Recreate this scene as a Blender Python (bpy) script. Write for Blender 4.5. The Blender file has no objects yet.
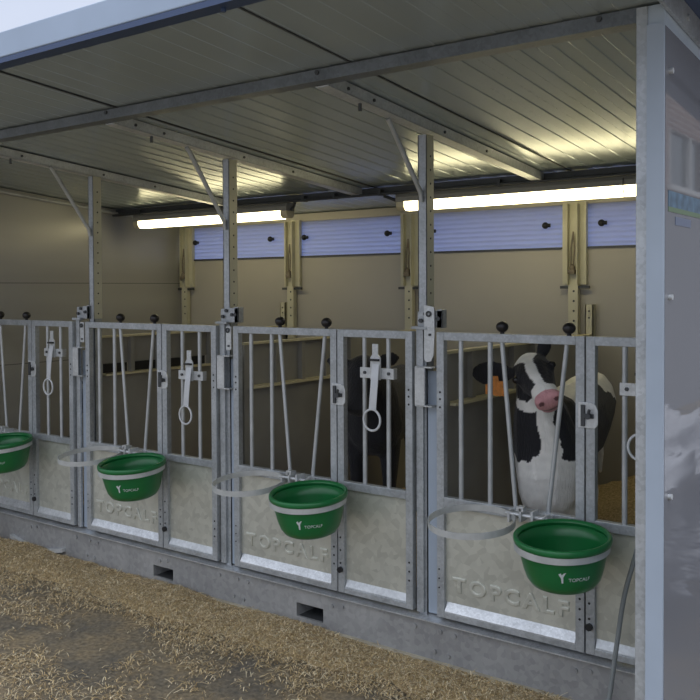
import bpy, bmesh, math, random
import numpy as np
from mathutils import Vector, Matrix, noise
random.seed(7); rng = np.random.default_rng(7)
scene = bpy.context.scene
C = scene.collection

# ------------------------------------------------------------ camera
CAM = Vector((5.523, -3.294, 1.641)); YAW = -0.6309; PITCH = -0.0208; ROLL = -0.0046
Fv = Vector((math.sin(YAW)*math.cos(PITCH), math.cos(YAW)*math.cos(PITCH), math.sin(PITCH)))
Rv = Vector((math.cos(YAW), -math.sin(YAW), 0)); Uv = Rv.cross(Fv)
R2 = Rv*math.cos(ROLL)+Uv*math.sin(ROLL); U2 = Uv*math.cos(ROLL)-Rv*math.sin(ROLL)
cd = bpy.data.cameras.new('camera'); cam = bpy.data.objects.new('camera', cd); C.objects.link(cam)
cd.sensor_width = 36; cd.sensor_fit = 'HORIZONTAL'; cd.lens = 36*876.95/700; cd.shift_y = -(350-306.95)/700
M = Matrix((R2, U2, -Fv)).transposed().to_4x4(); M.translation = CAM
cam.matrix_world = M; scene.camera = cam

# ------------------------------------------------------------ world: overcast evening sky
w = bpy.data.worlds.new('overcast_sky'); scene.world = w; w.use_nodes = True
nt = w.node_tree; nt.nodes.clear()
out = nt.nodes.new('ShaderNodeOutputWorld'); bg = nt.nodes.new('ShaderNodeBackground')
tc = nt.nodes.new('ShaderNodeTexCoord'); sp = nt.nodes.new('ShaderNodeSeparateXYZ')
nz = nt.nodes.new('ShaderNodeTexNoise'); nz.inputs['Scale'].default_value = 2.2; nz.inputs['Detail'].default_value = 4
cr = nt.nodes.new('ShaderNodeValToRGB')
cr.color_ramp.elements[0].position = 0.0; cr.color_ramp.elements[0].color = (.62, .66, .74, 1)
cr.color_ramp.elements[1].position = 1.0; cr.color_ramp.elements[1].color = (1.9, 2.0, 2.2, 1)
e = cr.color_ramp.elements.new(.3); e.color = (.60, .655, .78, 1)
e = cr.color_ramp.elements.new(.6); e.color = (1.15, 1.22, 1.36, 1)
mx = nt.nodes.new('ShaderNodeMixRGB'); mx.blend_type = 'MULTIPLY'; mx.inputs[0].default_value = .35
cr2 = nt.nodes.new('ShaderNodeValToRGB'); cr2.color_ramp.elements[0].position = .35; cr2.color_ramp.elements[0].color = (.62, .7, .85, 1)
cr2.color_ramp.elements[1].position = .6; cr2.color_ramp.elements[1].color = (1.15, 1.12, 1.08, 1)
L = nt.links.new
L(tc.outputs['Generated'], sp.inputs[0]); L(sp.outputs['Z'], cr.inputs[0]); L(tc.outputs['Generated'], nz.inputs['Vector'])
L(nz.outputs['Fac'], cr2.inputs[0]); L(cr.outputs[0], mx.inputs[1]); L(cr2.outputs[0], mx.inputs[2])
L(mx.outputs[0], bg.inputs[0]); bg.inputs[1].default_value = 1.0; L(bg.outputs[0], out.inputs[0])

LAMP_STRENGTH = 6.6
scene.view_settings.view_transform = 'Standard'; scene.view_settings.look = 'None'
scene.view_settings.exposure = 0.25; scene.view_settings.gamma = 1.0; scene.view_settings.use_curve_mapping = False

# ------------------------------------------------------------ materials
def mat(name, col, rough=.5, metal=0.0, vary=0.0, scale=8.0, col2=None, bump=0.0, bscale=40.0, spangle=False,
        stretch=None, spec=None, detail=3.0, coat=0.0, lo=.3, hi=.7, rvary=0.0):
    m = bpy.data.materials.new(name); m.use_nodes = True
    n = m.node_tree.nodes; l = m.node_tree.links.new; b = n['Principled BSDF']
    b.inputs['Base Color'].default_value = (*col, 1); b.inputs['Roughness'].default_value = rough
    b.inputs['Metallic'].default_value = metal
    if spec is not None: b.inputs['IOR'].default_value = spec
    if coat: b.inputs['Coat Weight'].default_value = coat; b.inputs['Coat Roughness'].default_value = .08
    t = n.new('ShaderNodeTexCoord'); mp = n.new('ShaderNodeMapping'); l(t.outputs['Object'], mp.inputs[0])
    if stretch: mp.inputs['Scale'].default_value = stretch
    if vary or col2:
        if spangle:
            v = n.new('ShaderNodeTexVoronoi'); v.inputs['Scale'].default_value = scale*11; l(mp.outputs[0], v.inputs['Vector'])
            nn = n.new('ShaderNodeTexNoise'); nn.inputs['Scale'].default_value = scale; nn.inputs['Detail'].default_value = 5; l(mp.outputs[0], nn.inputs['Vector'])
            sx = n.new('ShaderNodeSeparateColor'); l(v.outputs['Color'], sx.inputs[0])
            ma = n.new('ShaderNodeMixRGB'); ma.inputs[0].default_value = .78; l(sx.outputs[0], ma.inputs[1]); l(nn.outputs['Fac'], ma.inputs[2]); src = ma.outputs[0]
        else:
            nn = n.new('ShaderNodeTexNoise'); nn.inputs['Scale'].default_value = scale; nn.inputs['Detail'].default_value = detail; l(mp.outputs[0], nn.inputs['Vector']); src = nn.outputs['Fac']
        r = n.new('ShaderNodeValToRGB'); r.color_ramp.elements[0].position = lo; r.color_ramp.elements[1].position = hi
        c2 = col2 if col2 else tuple(min(1, c*(1+vary)) for c in col)
        c1 = col if col2 else tuple(c*(1-vary) for c in col)
        r.color_ramp.elements[0].color = (*c1, 1); r.color_ramp.elements[1].color = (*c2, 1)
        l(src, r.inputs[0]); l(r.outputs[0], b.inputs['Base Color'])
        if rvary:
            mr = n.new('ShaderNodeMapRange'); mr.inputs['To Min'].default_value = rough-rvary; mr.inputs['To Max'].default_value = rough+rvary
            l(src, mr.inputs[0]); l(mr.outputs[0], b.inputs['Roughness'])
    if bump:
        nb = n.new('ShaderNodeTexNoise'); nb.inputs['Scale'].default_value = bscale; nb.inputs['Detail'].default_value = 3; l(mp.outputs[0], nb.inputs['Vector'])
        bp = n.new('ShaderNodeBump'); bp.inputs['Strength'].default_value = bump; bp.inputs['Distance'].default_value = .01
        l(nb.outputs['Fac'], bp.inputs['Height']); l(bp.outputs[0], b.inputs['Normal'])
    return m
galv = mat('galvanised_steel', (.42, .445, .465), .42, .45, .2, 9, spangle=True, rvary=.08)
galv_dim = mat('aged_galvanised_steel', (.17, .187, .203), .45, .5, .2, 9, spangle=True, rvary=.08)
galv_light = mat('galvanised_light', (.58, .60, .61), .38, .4, .16, 9, spangle=True)
galv_tube = mat('galvanised_tube', (.50, .52, .53), .4, .45, .12, 14)
sheet = mat('galvanised_sheet', (.47, .475, .42), .36, .45, .0, 3.2, col2=(.68, .685, .61), spangle=True, bump=.15, bscale=6, rvary=.06)
bright = mat('bright_zinc_strip', (.60, .62, .64), .3, .55, .2, 12, spangle=True, bump=.4, bscale=22)
skirt_m = mat('weathered_steel', (.29, .295, .30), .5, .4, .0, 4, col2=(.44, .445, .445), spangle=True)
blue_edge = mat('blue_grey_plastic', (.36, .42, .50), .45, 0, .06, 5)
white_panel = mat('grey_blue_coated_panel', (.43, .50, .58), .4, 0, .05, 2, stretch=(4, 4, .6))
fascia_m = mat('pale_blue_coated_steel', (.36, .44, .56), .4, .1, .08, 3)
blue_dark = mat('dark_blue_coat_and_shade', (.045, .075, .16), .45, .1)
roof_m = mat('ribbed_roof_sheet', (.47, .535, .56), .23, .38, .05, 1.5)
wall_m = mat('beige_grey_sandwich_panel', (.42, .40, .355), .38, .05, .08, 1.2)
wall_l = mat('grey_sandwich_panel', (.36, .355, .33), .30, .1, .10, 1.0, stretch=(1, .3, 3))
cap_m = mat('lamplit_plastic_edge', (.62, .56, .36), .45)  # yellow lamp light on the partition edges, put into the colour
part_m = mat('dark_grey_plastic_partition', (.29, .28, .25), .5, 0, .15, 3)
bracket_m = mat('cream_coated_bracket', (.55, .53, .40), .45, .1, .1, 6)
dark = mat('dark_rubber', (.012, .012, .014), .45)
knob_m = mat('black_rubber_ball', (.015, .013, .014), .35, 0, .3, 20)
dark_steel_m = mat('dark_steel', (.075, .08, .085), .5, .4)  # one dark tone for the lamp beam, bolts, joints and clips
plastic_g = mat('green_plastic', (.010, .15, .040), .30, 0, .12, 6)
white_print = mat('white_print', (.62, .66, .66), .5)
ring_m = mat('grey_ring_steel', (.55, .57, .57), .42, .35, .1, 20)
strap_m = mat('pale_grey_strap', (.62, .64, .66), .4, .1, .06, 20)
rust = mat('dull_metal', (.20, .17, .13), .6, .3, .3, 30)
hose_m = mat('grey_hose', (.22, .24, .24), .45)
straw_m = mat('straw_litter', (.42, .30, .14), .85, 0, .0, 90, col2=(.78, .61, .34), bump=.9, bscale=150)
brick_m = None
def attr_mat(name, rough=.8, bump=0.0, sheen=0.0):
    m = bpy.data.materials.new(name); m.use_nodes = True
    n = m.node_tree.nodes; l = m.node_tree.links.new; b = n['Principled BSDF']
    a = n.new('ShaderNodeAttribute'); a.attribute_name = 'Col'; l(a.outputs['Color'], b.inputs['Base Color'])
    b.inputs['Roughness'].default_value = rough
    if sheen: b.inputs['Sheen Weight'].default_value = sheen
    if bump:
        t = n.new('ShaderNodeTexCoord'); mp = n.new('ShaderNodeMapping'); mp.inputs['Scale'].default_value = (1, 1, .25)
        nb = n.new('ShaderNodeTexNoise'); nb.inputs['Scale'].default_value = 140; nb.inputs['Detail'].default_value = 3
        l(t.outputs['Object'], mp.inputs[0]); l(mp.outputs[0], nb.inputs['Vector'])
        bp = n.new('ShaderNodeBump'); bp.inputs['Strength'].default_value = bump; bp.inputs['Distance'].default_value = .006
        l(nb.outputs['Fac'], bp.inputs['Height']); l(bp.outputs[0], b.inputs['Normal'])
    return m
blade_m = attr_mat('straw_blades', .7)
fur_m = attr_mat('calf_coat', .75, .8, .15)

# ground: damp dark hard standing with trodden straw and dirt
ground_m = bpy.data.materials.new('trodden_yard'); ground_m.use_nodes = True
n = ground_m.node_tree.nodes; l = ground_m.node_tree.links.new; b = n['Principled BSDF']
t = n.new('ShaderNodeTexCoord')
n1 = n.new('ShaderNodeTexNoise'); n1.inputs['Scale'].default_value = 2.6; n1.inputs['Detail'].default_value = 8; n1.inputs['Roughness'].default_value = .7
n2 = n.new('ShaderNodeTexNoise'); n2.inputs['Scale'].default_value = 45; n2.inputs['Detail'].default_value = 6
r1 = n.new('ShaderNodeValToRGB'); r1.color_ramp.elements[0].position = .36; r1.color_ramp.elements[0].color = (.115, .105, .09, 1)
r1.color_ramp.elements[1].position = .66; r1.color_ramp.elements[1].color = (.27, .21, .125, 1)
e = r1.color_ramp.elements.new(.5); e.color = (.185, .155, .11, 1)
r2 = n.new('ShaderNodeValToRGB'); r2.color_ramp.elements[0].position = .3; r2.color_ramp.elements[0].color = (.55, .55, .55, 1)
r2.color_ramp.elements[1].position = .7; r2.color_ramp.elements[1].color = (1.35, 1.3, 1.2, 1)
mm = n.new('ShaderNodeMixRGB'); mm.blend_type = 'MULTIPLY'; mm.inputs[0].default_value = 1
l(t.outputs['Object'], n1.inputs['Vector']); l(t.outputs['Object'], n2.inputs['Vector']); l(n1.outputs['Fac'], r1.inputs[0]); l(n2.outputs['Fac'], r2.inputs[0])
l(r1.outputs[0], mm.inputs[1]); l(r2.outputs[0], mm.inputs[2]); l(mm.outputs[0], b.inputs['Base Color'])
mr = n.new('ShaderNodeMapRange'); mr.inputs['From Min'].default_value = .35; mr.inputs['From Max'].default_value = .6; mr.inputs['To Min'].default_value = .42; mr.inputs['To Max'].default_value = .9
l(n1.outputs['Fac'], mr.inputs[0]); l(mr.outputs[0], b.inputs['Roughness'])
bp = n.new('ShaderNodeBump'); bp.inputs['Strength'].default_value = .6; bp.inputs['Distance'].default_value = .01; l(n2.outputs['Fac'], bp.inputs['Height']); l(bp.outputs[0], b.inputs['Normal'])

# translucent blue sheet of the ventilation band
band_m = bpy.data.materials.new('translucent_blue_sheet'); band_m.use_nodes = True
n = band_m.node_tree.nodes; l = band_m.node_tree.links.new; n.clear()
o = n.new('ShaderNodeOutputMaterial'); tr = n.new('ShaderNodeBsdfTranslucent'); tr.inputs[0].default_value = (.66, .74, 1.0, 1)
pb = n.new('ShaderNodeBsdfPrincipled'); pb.inputs['Base Color'].default_value = (.62, .66, .84, 1); pb.inputs['Roughness'].default_value = .22
ms = n.new('ShaderNodeMixShader'); ms.inputs[0].default_value = .45
l(tr.outputs[0], ms.inputs[1]); l(pb.outputs[0], ms.inputs[2]); l(ms.outputs[0], o.inputs[0])

glow_m = bpy.data.materials.new('lit_diffuser'); glow_m.use_nodes = True
n = glow_m.node_tree.nodes; l = glow_m.node_tree.links.new; n.clear()
o = n.new('ShaderNodeOutputMaterial'); em = n.new('ShaderNodeEmission'); em.inputs[0].default_value = (1.0, .87, .50, 1); em.inputs[1].default_value = LAMP_STRENGTH
l(em.outputs[0], o.inputs[0])
end_m = mat('clear_lamp_end_cap', (.75, .66, .42), .3)

# polished outer face of the end wall
gloss_m = mat('polished_grey_wall_sheet', (.21, .215, .235), .03, 0, .03, 2, spec=1.75)
film_m = mat('wrinkled_white_film', (.52, .52, .54), .3, 0, .15, 4)
glass_m = mat('dark_window_glass', (.03, .05, .03), .05)
frame_m = mat('white_window_frame', (.55, .55, .52), .5)
brick_m = bpy.data.materials.new('red_brick'); brick_m.use_nodes = True
n = brick_m.node_tree.nodes; l = brick_m.node_tree.links.new; b = n['Principled BSDF']
t = n.new('ShaderNodeTexCoord'); mp = n.new('ShaderNodeMapping'); mp.inputs['Rotation'].default_value = (math.pi/2, 0, math.pi/2)
bt = n.new('ShaderNodeTexBrick'); bt.inputs['Scale'].default_value = 3.2; bt.inputs['Color1'].default_value = (.16, .085, .065, 1); bt.inputs['Color2'].default_value = (.27, .17, .13, 1)
bt.inputs['Mortar'].default_value = (.5, .48, .44, 1)
sx = n.new('ShaderNodeSeparateXYZ'); cx = n.new('ShaderNodeCombineXYZ')
l(t.outputs['Object'], sx.inputs[0]); l(sx.outputs['Y'], cx.inputs['X']); l(sx.outputs['Z'], cx.inputs['Y']); l(cx.outputs[0], bt.inputs['Vector'])
l(bt.outputs['Color'], b.inputs['Base Color']); b.inputs['Roughness'].default_value = .9

# ------------------------------------------------------------ mesh helpers
class MB:
    def __init__(s): s.v = []; s.f = []; s.sm = []
    def add(s, vs, fs, smooth=False):
        k = len(s.v); s.v += [tuple(p) for p in vs]; s.f += [[i+k for i in f] for f in fs]; s.sm += [smooth]*len(fs); return s
    def box(s, x0, x1, y0, y1, z0, z1):
        return s.add([(x0,y0,z0),(x1,y0,z0),(x1,y1,z0),(x0,y1,z0),(x0,y0,z1),(x1,y0,z1),(x1,y1,z1),(x0,y1,z1)],
                     [(0,3,2,1),(4,5,6,7),(0,1,5,4),(1,2,6,5),(2,3,7,6),(3,0,4,7)])
    def beam(s, a, b, wx, wz, side=Vector((0,0,1))):
        a = Vector(a); b = Vector(b); d = (b-a).normalized(); u = d.cross(side).normalized()*wx/2; v = u.normalized().cross(d).normalized()*wz/2
        vs = [a-u-v, a+u-v, a+u+v, a-u+v, b-u-v, b+u-v, b+u+v, b-u+v]
        return s.add(vs, [(0,1,2,3),(7,6,5,4),(0,4,5,1),(1,5,6,2),(2,6,7,3),(3,7,4,0)])
    def tube(s, pts, r, n=12, closed=False, caps=True):
        P = [Vector(p) for p in pts]; R_ = r if isinstance(r, (list, tuple)) else [r]*len(P); rings = []
        m = len(P); prev = None
        for i, p in enumerate(P):
            if closed: d = (P[(i+1) % m]-P[i-1]).normalized()
            else: d = (P[min(i+1, m-1)]-P[max(i-1, 0)]).normalized()
            if prev is None:
                ref = Vector((0,0,1)) if abs(d.z) < .9 else Vector((1,0,0)); u = d.cross(ref).normalized()
            else: u = (prev-d*prev.dot(d)).normalized()
            prev = u; v = d.cross(u)
            rings.append([p+u*math.cos(2*math.pi*k/n)*R_[i]+v*math.sin(2*math.pi*k/n)*R_[i] for k in range(n)])
        vs = [q for g in rings for q in g]; fs = []
        for i in range(m if closed else m-1):
            j = (i+1) % m
            for k in range(n): fs.append((i*n+k, i*n+(k+1) % n, j*n+(k+1) % n, j*n+k))
        s.add(vs, fs, True)
        if not closed and caps: s.add(rings[0], [tuple(range(n))[::-1]]); s.add(rings[-1], [tuple(range(n))])
        return s
    def lathe(s, prof, c, n=48, axis='z', smooth=True, T=None):
        vs = []; m = len(prof)
        for r, h in prof:
            for k in range(n):
                a = 2*math.pi*k/n; p = Vector((r*math.cos(a), r*math.sin(a), h))
                if axis == 'y': p = Vector((p.x, p.z, p.y))
                if axis == 'x': p = Vector((p.z, p.x, p.y))
                if T: p = T @ p
                vs.append(p+Vector(c))
        fs = [(i*n+k, i*n+(k+1) % n, (i+1)*n+(k+1) % n, (i+1)*n+k) for i in range(m-1) for k in range(n)]
        return s.add(vs, fs, smooth)
    def ball(s, c, r, n=16, sz=1.0):
        pr = [(max(1e-5, r*math.sin(math.pi*i/10)), -r*sz*math.cos(math.pi*i/10)) for i in range(11)]
        return s.lathe(pr, c, n)
    def bolt(s, c, r=.007, d=(0,-1,0), h=.006):
        c = Vector(c); return s.tube([c, c+Vector(d)*h], r, 6)
    def prism(s, prof, axis, a, b):           # prof: 2D loop; axis 'x': prof=(y,z); 'y': (x,z); 'z': (x,y)
        mk = {'x': lambda p, t: (t, p[0], p[1]), 'y': lambda p, t: (p[0], t, p[1]), 'z': lambda p, t: (p[0], p[1], t)}[axis]
        n_ = len(prof); vs = [mk(p, a) for p in prof]+[mk(p, b) for p in prof]
        return s.add(vs, [tuple(range(n_))[::-1], tuple(range(n_, 2*n_))]+[(i, (i+1) % n_, n_+(i+1) % n_, n_+i) for i in range(n_)])
    def build(s, name, m, parent=None, bevel=0.0, loc=None, fix=True):
        me = bpy.data.meshes.new(name)
        off = Vector(loc) if loc is not None else (Vector(parent.matrix_world.translation) if parent else Vector((0,0,0)))
        if parent is not None and parent.type == 'EMPTY': off = Vector(parent['_org'])
        elif parent is not None: off = Vector(parent['_org'])
        me.from_pydata([tuple(Vector(p)-off) for p in s.v], [], s.f); me.update()
        for p, q in zip(me.polygons, s.sm): p.use_smooth = q
        if fix:
            bm = bmesh.new(); bm.from_mesh(me); bmesh.ops.recalc_face_normals(bm, faces=bm.faces); bm.to_mesh(me); bm.free()
        me.materials.append(m); o = bpy.data.objects.new(name, me); C.objects.link(o); o['_org'] = tuple(off)
        if parent is not None: o.parent = parent
        else: o.location = off
        if bevel:
            bv = o.modifiers.new('bevel', 'BEVEL'); bv.width = bevel; bv.segments = 2; bv.limit_method = 'ANGLE'
        return o
def build_each(mb, name, m, parent):
    key = {}; par = {}
    def find(a):
        while par[a] != a: par[a] = par[par[a]]; a = par[a]
        return a
    ids = []
    for v in mb.v:
        k = (round(v[0], 4), round(v[1], 4), round(v[2], 4)); par.setdefault(k, k); ids.append(k)
    for fc in mb.f:
        a = find(ids[fc[0]])
        for q in fc[1:]: par[find(ids[q])] = a
    comp = {}
    for fc, sm in zip(mb.f, mb.sm): comp.setdefault(find(ids[fc[0]]), []).append((fc, sm))
    res = []
    for fl in comp.values():
        x = MB(); mp_ = {}
        for fc, sm in fl:
            for q in fc:
                if q not in mp_: mp_[q] = len(x.v); x.v.append(mb.v[q])
            x.f.append([mp_[q] for q in fc]); x.sm.append(sm)
        res.append(x.build(name, m, parent))
    return res
def tag(o, label=None, cat=None, group=None, kind=None):
    if label: o['label'] = label
    if cat: o['category'] = cat
    if group: o['group'] = group
    if kind: o['kind'] = kind
    return o
def thing(name, loc, label, cat, group=None):
    o = bpy.data.objects.new(name, None); C.objects.link(o); o.location = loc; o['_org'] = tuple(loc); o.empty_display_size = .05
    return tag(o, label, cat, group)
def struct(o): o['kind'] = 'structure'; return o
def copy_tree(o, parent=None, delta=None):
    c = o.copy(); C.objects.link(c)
    if parent is not None: c.parent = parent
    if delta is not None: c.location = Vector(o.location)+Vector(delta); c['_org'] = tuple(Vector(o['_org'])+Vector(delta))
    for ch in list(o.children): copy_tree(ch, c)
    return c

X0 = [0, 1.2, 2.4, 3.6]           # left edge of each feeding gate
RZ = lambda y: 2.365-.085*y       # underside of the sloping roof
BACK = 1.85

# ------------------------------------------------------------ setting
g = MB(); g.add([(-30,-30,0),(40,-30,0),(40,30,0),(-30,30,0)], [(0,1,2,3)]); struct(g.build('floor', ground_m))
# roof with ribbed underside
def roof():
    mb = MB(); prof = []; x = -.35; p = .11; top = .05
    while x < 4.69:
        k = round((x+.02)/1.25, 3)
        prof += [(x, 0), (x+.051, 0), (x+.0545, -.0022), (x+.1065, -.0022)]; x += p
    prof += [(4.787, 0)]; prof = [(a, h+.006) for a, h in prof]
    y0, y1 = -1.385, 1.95; n_ = len(prof); vs = []
    for (a, h) in prof: vs.append((a, y0, RZ(y0)+h))
    for (a, h) in prof: vs.append((a, y1, RZ(y1)+h))
    for (a, h) in prof: vs.append((a, y0, RZ(y0)+top))
    for (a, h) in prof: vs.append((a, y1, RZ(y1)+top))
    fs = []
    for i in range(n_-1):
        fs += [(i, i+1, n_+i+1, n_+i), (2*n_+i, 3*n_+i, 3*n_+i+1, 2*n_+i+1), (i, 2*n_+i, 2*n_+i+1, i+1), (n_+i, n_+i+1, 3*n_+i+1, 3*n_+i)]
    fs += [(0, n_, 3*n_, 2*n_), (n_-1, 3*n_-1, 4*n_-1, 2*n_-1)]
    mb.add(vs, fs); o = struct(mb.build('ceiling', roof_m, fix=False))
    s = MB()
    for X in (-.04, 1.18, 2.44, 3.705):
        s.prism([(X-.004, 0), (X+.004, 0), (X+.004, .004), (X-.004, .004)], 'y', 0, 0) if False else s.add(
            [(X-.004, y0+.01, RZ(y0)-.0015), (X+.004, y0+.01, RZ(y0)-.0015), (X+.004, BACK, RZ(BACK)-.0015), (X-.004, BACK, RZ(BACK)-.0015),
             (X-.004, y0+.01, RZ(y0)+.006), (X+.004, y0+.01, RZ(y0)+.006), (X+.004, BACK, RZ(BACK)+.006), (X-.004, BACK, RZ(BACK)+.006)],
            [(0,3,2,1),(4,5,6,7),(0,1,5,4),(1,2,6,5),(2,3,7,6),(3,0,4,7)])
    build_each(s, 'sheet_joint', dark_steel_m, o)
    return o
roof()
f = MB(); f.box(-.4, 5.06, -1.437, -1.386, RZ(-1.385)+.012, RZ(-1.385)+.105); fo = struct(f.build('trim_1', fascia_m, bevel=.004))
f = MB(); f.box(-.4, 5.06, -1.435, -1.375, RZ(-1.385)-.008, RZ(-1.385)+.011)
for x in (3.68, 2.1, .6): f.bolt((x, -1.40, RZ(-1.385)-.008), .008, (0,0,-1), .012)
struct(f.build('trim_2', blue_dark))  # blue coated lip, the shade of its underside painted in as dark blue
f = MB(); f.add([(x, y, RZ(y)+h) for (y) in (-1.384, 1.95) for h in (.03, .11) for x in (5.003, 5.06)], [(0,1,3,2),(4,6,7,5),(0,4,5,1),(2,3,7,6),(0,2,6,4),(1,5,7,3)])
f.add([(x, y, RZ(y)+h) for (y) in (-1.384, 1.95) for h in (.052, .10) for x in (4.79, 5.003)], [(0,1,3,2),(4,6,7,5),(0,4,5,1),(2,3,7,6),(0,2,6,4),(1,5,7,3)])
struct(f.build('trim_3', blue_dark))
# walls
f = MB(); f.box(-.06, 4.765, BACK, BACK+.06, .0, 1.878); struct(f.build('wall_back', wall_m))
f = MB(); f.box(-.06, 4.765, BACK-.004, BACK+.06, 2.150, 2.207); struct(f.build('trim_4', wall_m))
f = MB(); f.box(-.06, 4.72, BACK-.012, BACK+.03, 1.878, 1.89); struct(f.build('trim_5', dark_steel_m))
f = MB(); f.add([(x, y, z) for x in (-.06, 0) for y, z in ((-.8, 0), (BACK, 0), (BACK, RZ(BACK)), (-.8, RZ(-.8)))], [(0,1,2,3),(7,6,5,4),(0,4,5,1),(1,5,6,2),(2,6,7,3),(3,7,4,0)])
wl = struct(f.build('wall_left', wall_l))
f = MB()
for z in (.55, 1.12, 1.69): f.box(0, .0012, -.7, BACK, z, z+.004)
build_each(f, 'panel_joint', dark_steel_m, wl)
f = MB(); f.tube([(.02, -.7, RZ(-.7)-.03), (.02, BACK-.01, RZ(BACK)-.03)], .012); struct(f.build('trim_6', galv_tube))
# right end wall (sandwich of interior face, front edge, polished exterior)
f = MB(); f.add([(x, y, z) for x in (4.741, 4.7865) for y, z in ((-.8, 0.02), (BACK+.06, 0.02), (BACK+.06, RZ(BACK)-.02), (-.8, RZ(-.8)-.004))], [(0,1,2,3),(7,6,5,4),(0,4,5,1),(1,5,6,2),(2,6,7,3),(3,7,4,0)])
wr = struct(f.build('wall_right', white_panel))
f = MB(); f.add([(x, y, z) for x in (4.7865, 4.788) for y, z in ((-.795, 0.02), (BACK+.06, 0.02), (BACK+.06, RZ(BACK)-.02), (-.795, RZ(-.8)-.064))], [(0,1,2,3),(7,6,5,4),(0,4,5,1),(1,5,6,2),(2,6,7,3),(3,7,4,0)])
tag(f.build('outer_sheet', gloss_m, wr), 'polished grey outer sheet')
f = MB(); f.add([(x, y, z+h) for x in (4.7885, 4.80) for y in (-1.384, BACK) for (z, h) in ((RZ(y), -.022), (RZ(y), .05))], [(0,1,3,2),(4,6,7,5),(0,4,5,1),(2,3,7,6),(0,2,6,4),(1,5,7,3)])
f.bolt((4.80, -.62, RZ(-.62)+.012), .011, (1,0,0), .006)
f.bolt((4.80, -.2, RZ(-.2)+.012), .011, (1,0,0), .006)
struct(f.build('trim_7', galv))
f = MB()
for z in (1.045, 1.613, .42, 2.25): f.bolt((4.788, -.755, z), .009, (1,0,0), .01)
build_each(f, 'wall_bolt', galv_light, wr)

# blue translucent ventilation band, one window per bay
bays = [(.17, 1.16), (1.32, 2.21), (2.37, 3.39), (3.55, 4.72)]
knobpx = {0: [.182, 1.009], 1: [1.348, 2.099], 2: [2.457, 3.281], 3: [3.639, 4.46]}
for i, (a, b_) in enumerate(bays):
    m = MB(); pr = []; z = 1.89; k = 0
    while z < 2.165: pr.append((BACK+.018+(0 if k % 2 else .007), z)); z += .0155; k += 1
    pr = pr+[(y+.003, zz) for y, zz in pr[::-1]]
    m.prism(pr, 'x', a-.1, b_+.1 if i < 3 else b_)
    wn = struct(m.build('window_%d' % (i+1), band_m))
    for kx in knobpx[i]:
        km = MB(); km.ball((kx, BACK-.01, 2.028), .021, 14); km.tube([(kx+.012, BACK-.01, 2.028), (kx+.032, BACK-.005, 2.028)], .012, 10); km.tube([(kx, BACK, 2.028), (kx, BACK+.02, 2.028)], .008, 8)
        km.build('knob', dark, wn)

# ------------------------------------------------------------ steel frame
def corner_post():
    t = thing('corner_post', (4.72, -.77, 0), 'tall galvanised corner post at the front right of the shed', 'post')
    m = MB(); m.box(4.709, 4.741, -.805, -.80+.06, 0, RZ(-.8)-.004); m.build('post', galv, t, .002)
    m = MB(); m.box(4.741, 4.788, -.812, -.80, 0, RZ(-.8)-.06); tag(m.build('edge_cover', blue_edge, t), 'smooth blue grey edge strip')
    m = MB()
    for z in (.19, 1.05, 1.62): m.bolt((4.708, -.77, z), .008, (-1,0,0), .008)
    build_each(m, 'bolt', galv_light, t)
corner_post()
def front_beam():
    t = thing('roof_beam', (2.4, -.8, 2.36), 'long galvanised beam across the front of the roof overhang', 'beam')
    zt = RZ(-.8)-.002; zb = 2.389
    m = MB(); m.prism([(-.80, zb), (-.735, zb), (-.735, zb+.02), (-.74, zb+.02), (-.74, zb+.005), (-.795, zb+.005), (-.795, zt-.004), (-.76, zt-.006), (-.76, zt-.001), (-.80, zt)], 'x', -.05, 4.72)
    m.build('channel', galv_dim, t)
    m = MB()
    for x in (1.2, 2.38, 3.56, 4.6): m.bolt((x, -.80, zb+.03), .009)
    build_each(m, 'bolt', dark_steel_m, t)
    m = MB()
    for x in (2.62, 2.83): m.box(x, x+.006, -.801, -.7995, zt-.004, zt+.002)
    return t
front_beam()
def cross_beam():
    t = thing('cross_beam', (2.4, 1.18, 2.2), 'dark steel beam under the roof carrying the lamps', 'beam')
    m = MB(); m.box(.0, 4.72, 1.17, 1.21, RZ(1.19)-.035, RZ(1.19)-.003); m.build('channel', dark_steel_m, t)
    m = MB(); m.tube([(.0, 1.145, 2.218), (4.72, 1.145, 2.218)], .009); m.build('conduit', dark_steel_m, t)
    m = MB()
    for x in (.3, 1.1, 1.9, 2.15, 2.5, 3.3, 4.2): m.box(x, x+.02, 1.135, 1.175, 2.208, 2.245)
    build_each(m, 'clip', dark_steel_m, t)
cross_beam()
PL = ['over the first pen from the left, beside the left wall', 'between the second and third pens, above the left lamp', 'just left of the right lamp, above the tallest looking post']
lab = {0: 'galvanised roof purlin above the leftmost post', 1: 'galvanised roof purlin above the middle post', 2: 'galvanised roof purlin above the post left of the white faced calf'}
for i, X in enumerate((1.185, 2.33, 3.535)):
    t = thing('roof_purlin', (X, 0, 2.3), lab[i], 'beam', 'purlins running from front beam to lamp beam')
    def seg(m, x0, x1, h0, h1, ya, yb):
        m.add([(x, y, RZ(y)+h) for x in (x0, x1) for y in (ya, yb) for h in (h0, h1)], [(0,1,3,2),(4,6,7,5),(0,4,5,1),(2,3,7,6),(0,2,6,4),(1,5,7,3)])
    m = MB(); seg(m, X-.03, X-.026, -.043, -.001, -.74, 1.17); seg(m, X-.03, X+.03, -.046, -.041, -.74, 1.17); seg(m, X+.026, X+.03, -.043, -.001, -.74, 1.17)
    m.build('channel', galv_light, t)
    m = MB()
    for y in (-.62, -.45, .1, .5): m.bolt((X+.03, y, RZ(y)-.025), .007, (1,0,0), .006)
    m.bolt((X, -.5, RZ(-.5)-.046), .007, (0,0,-1), .03)
    build_each(m, 'bolt', dark_steel_m, t)
    if i < 2: pass
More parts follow.
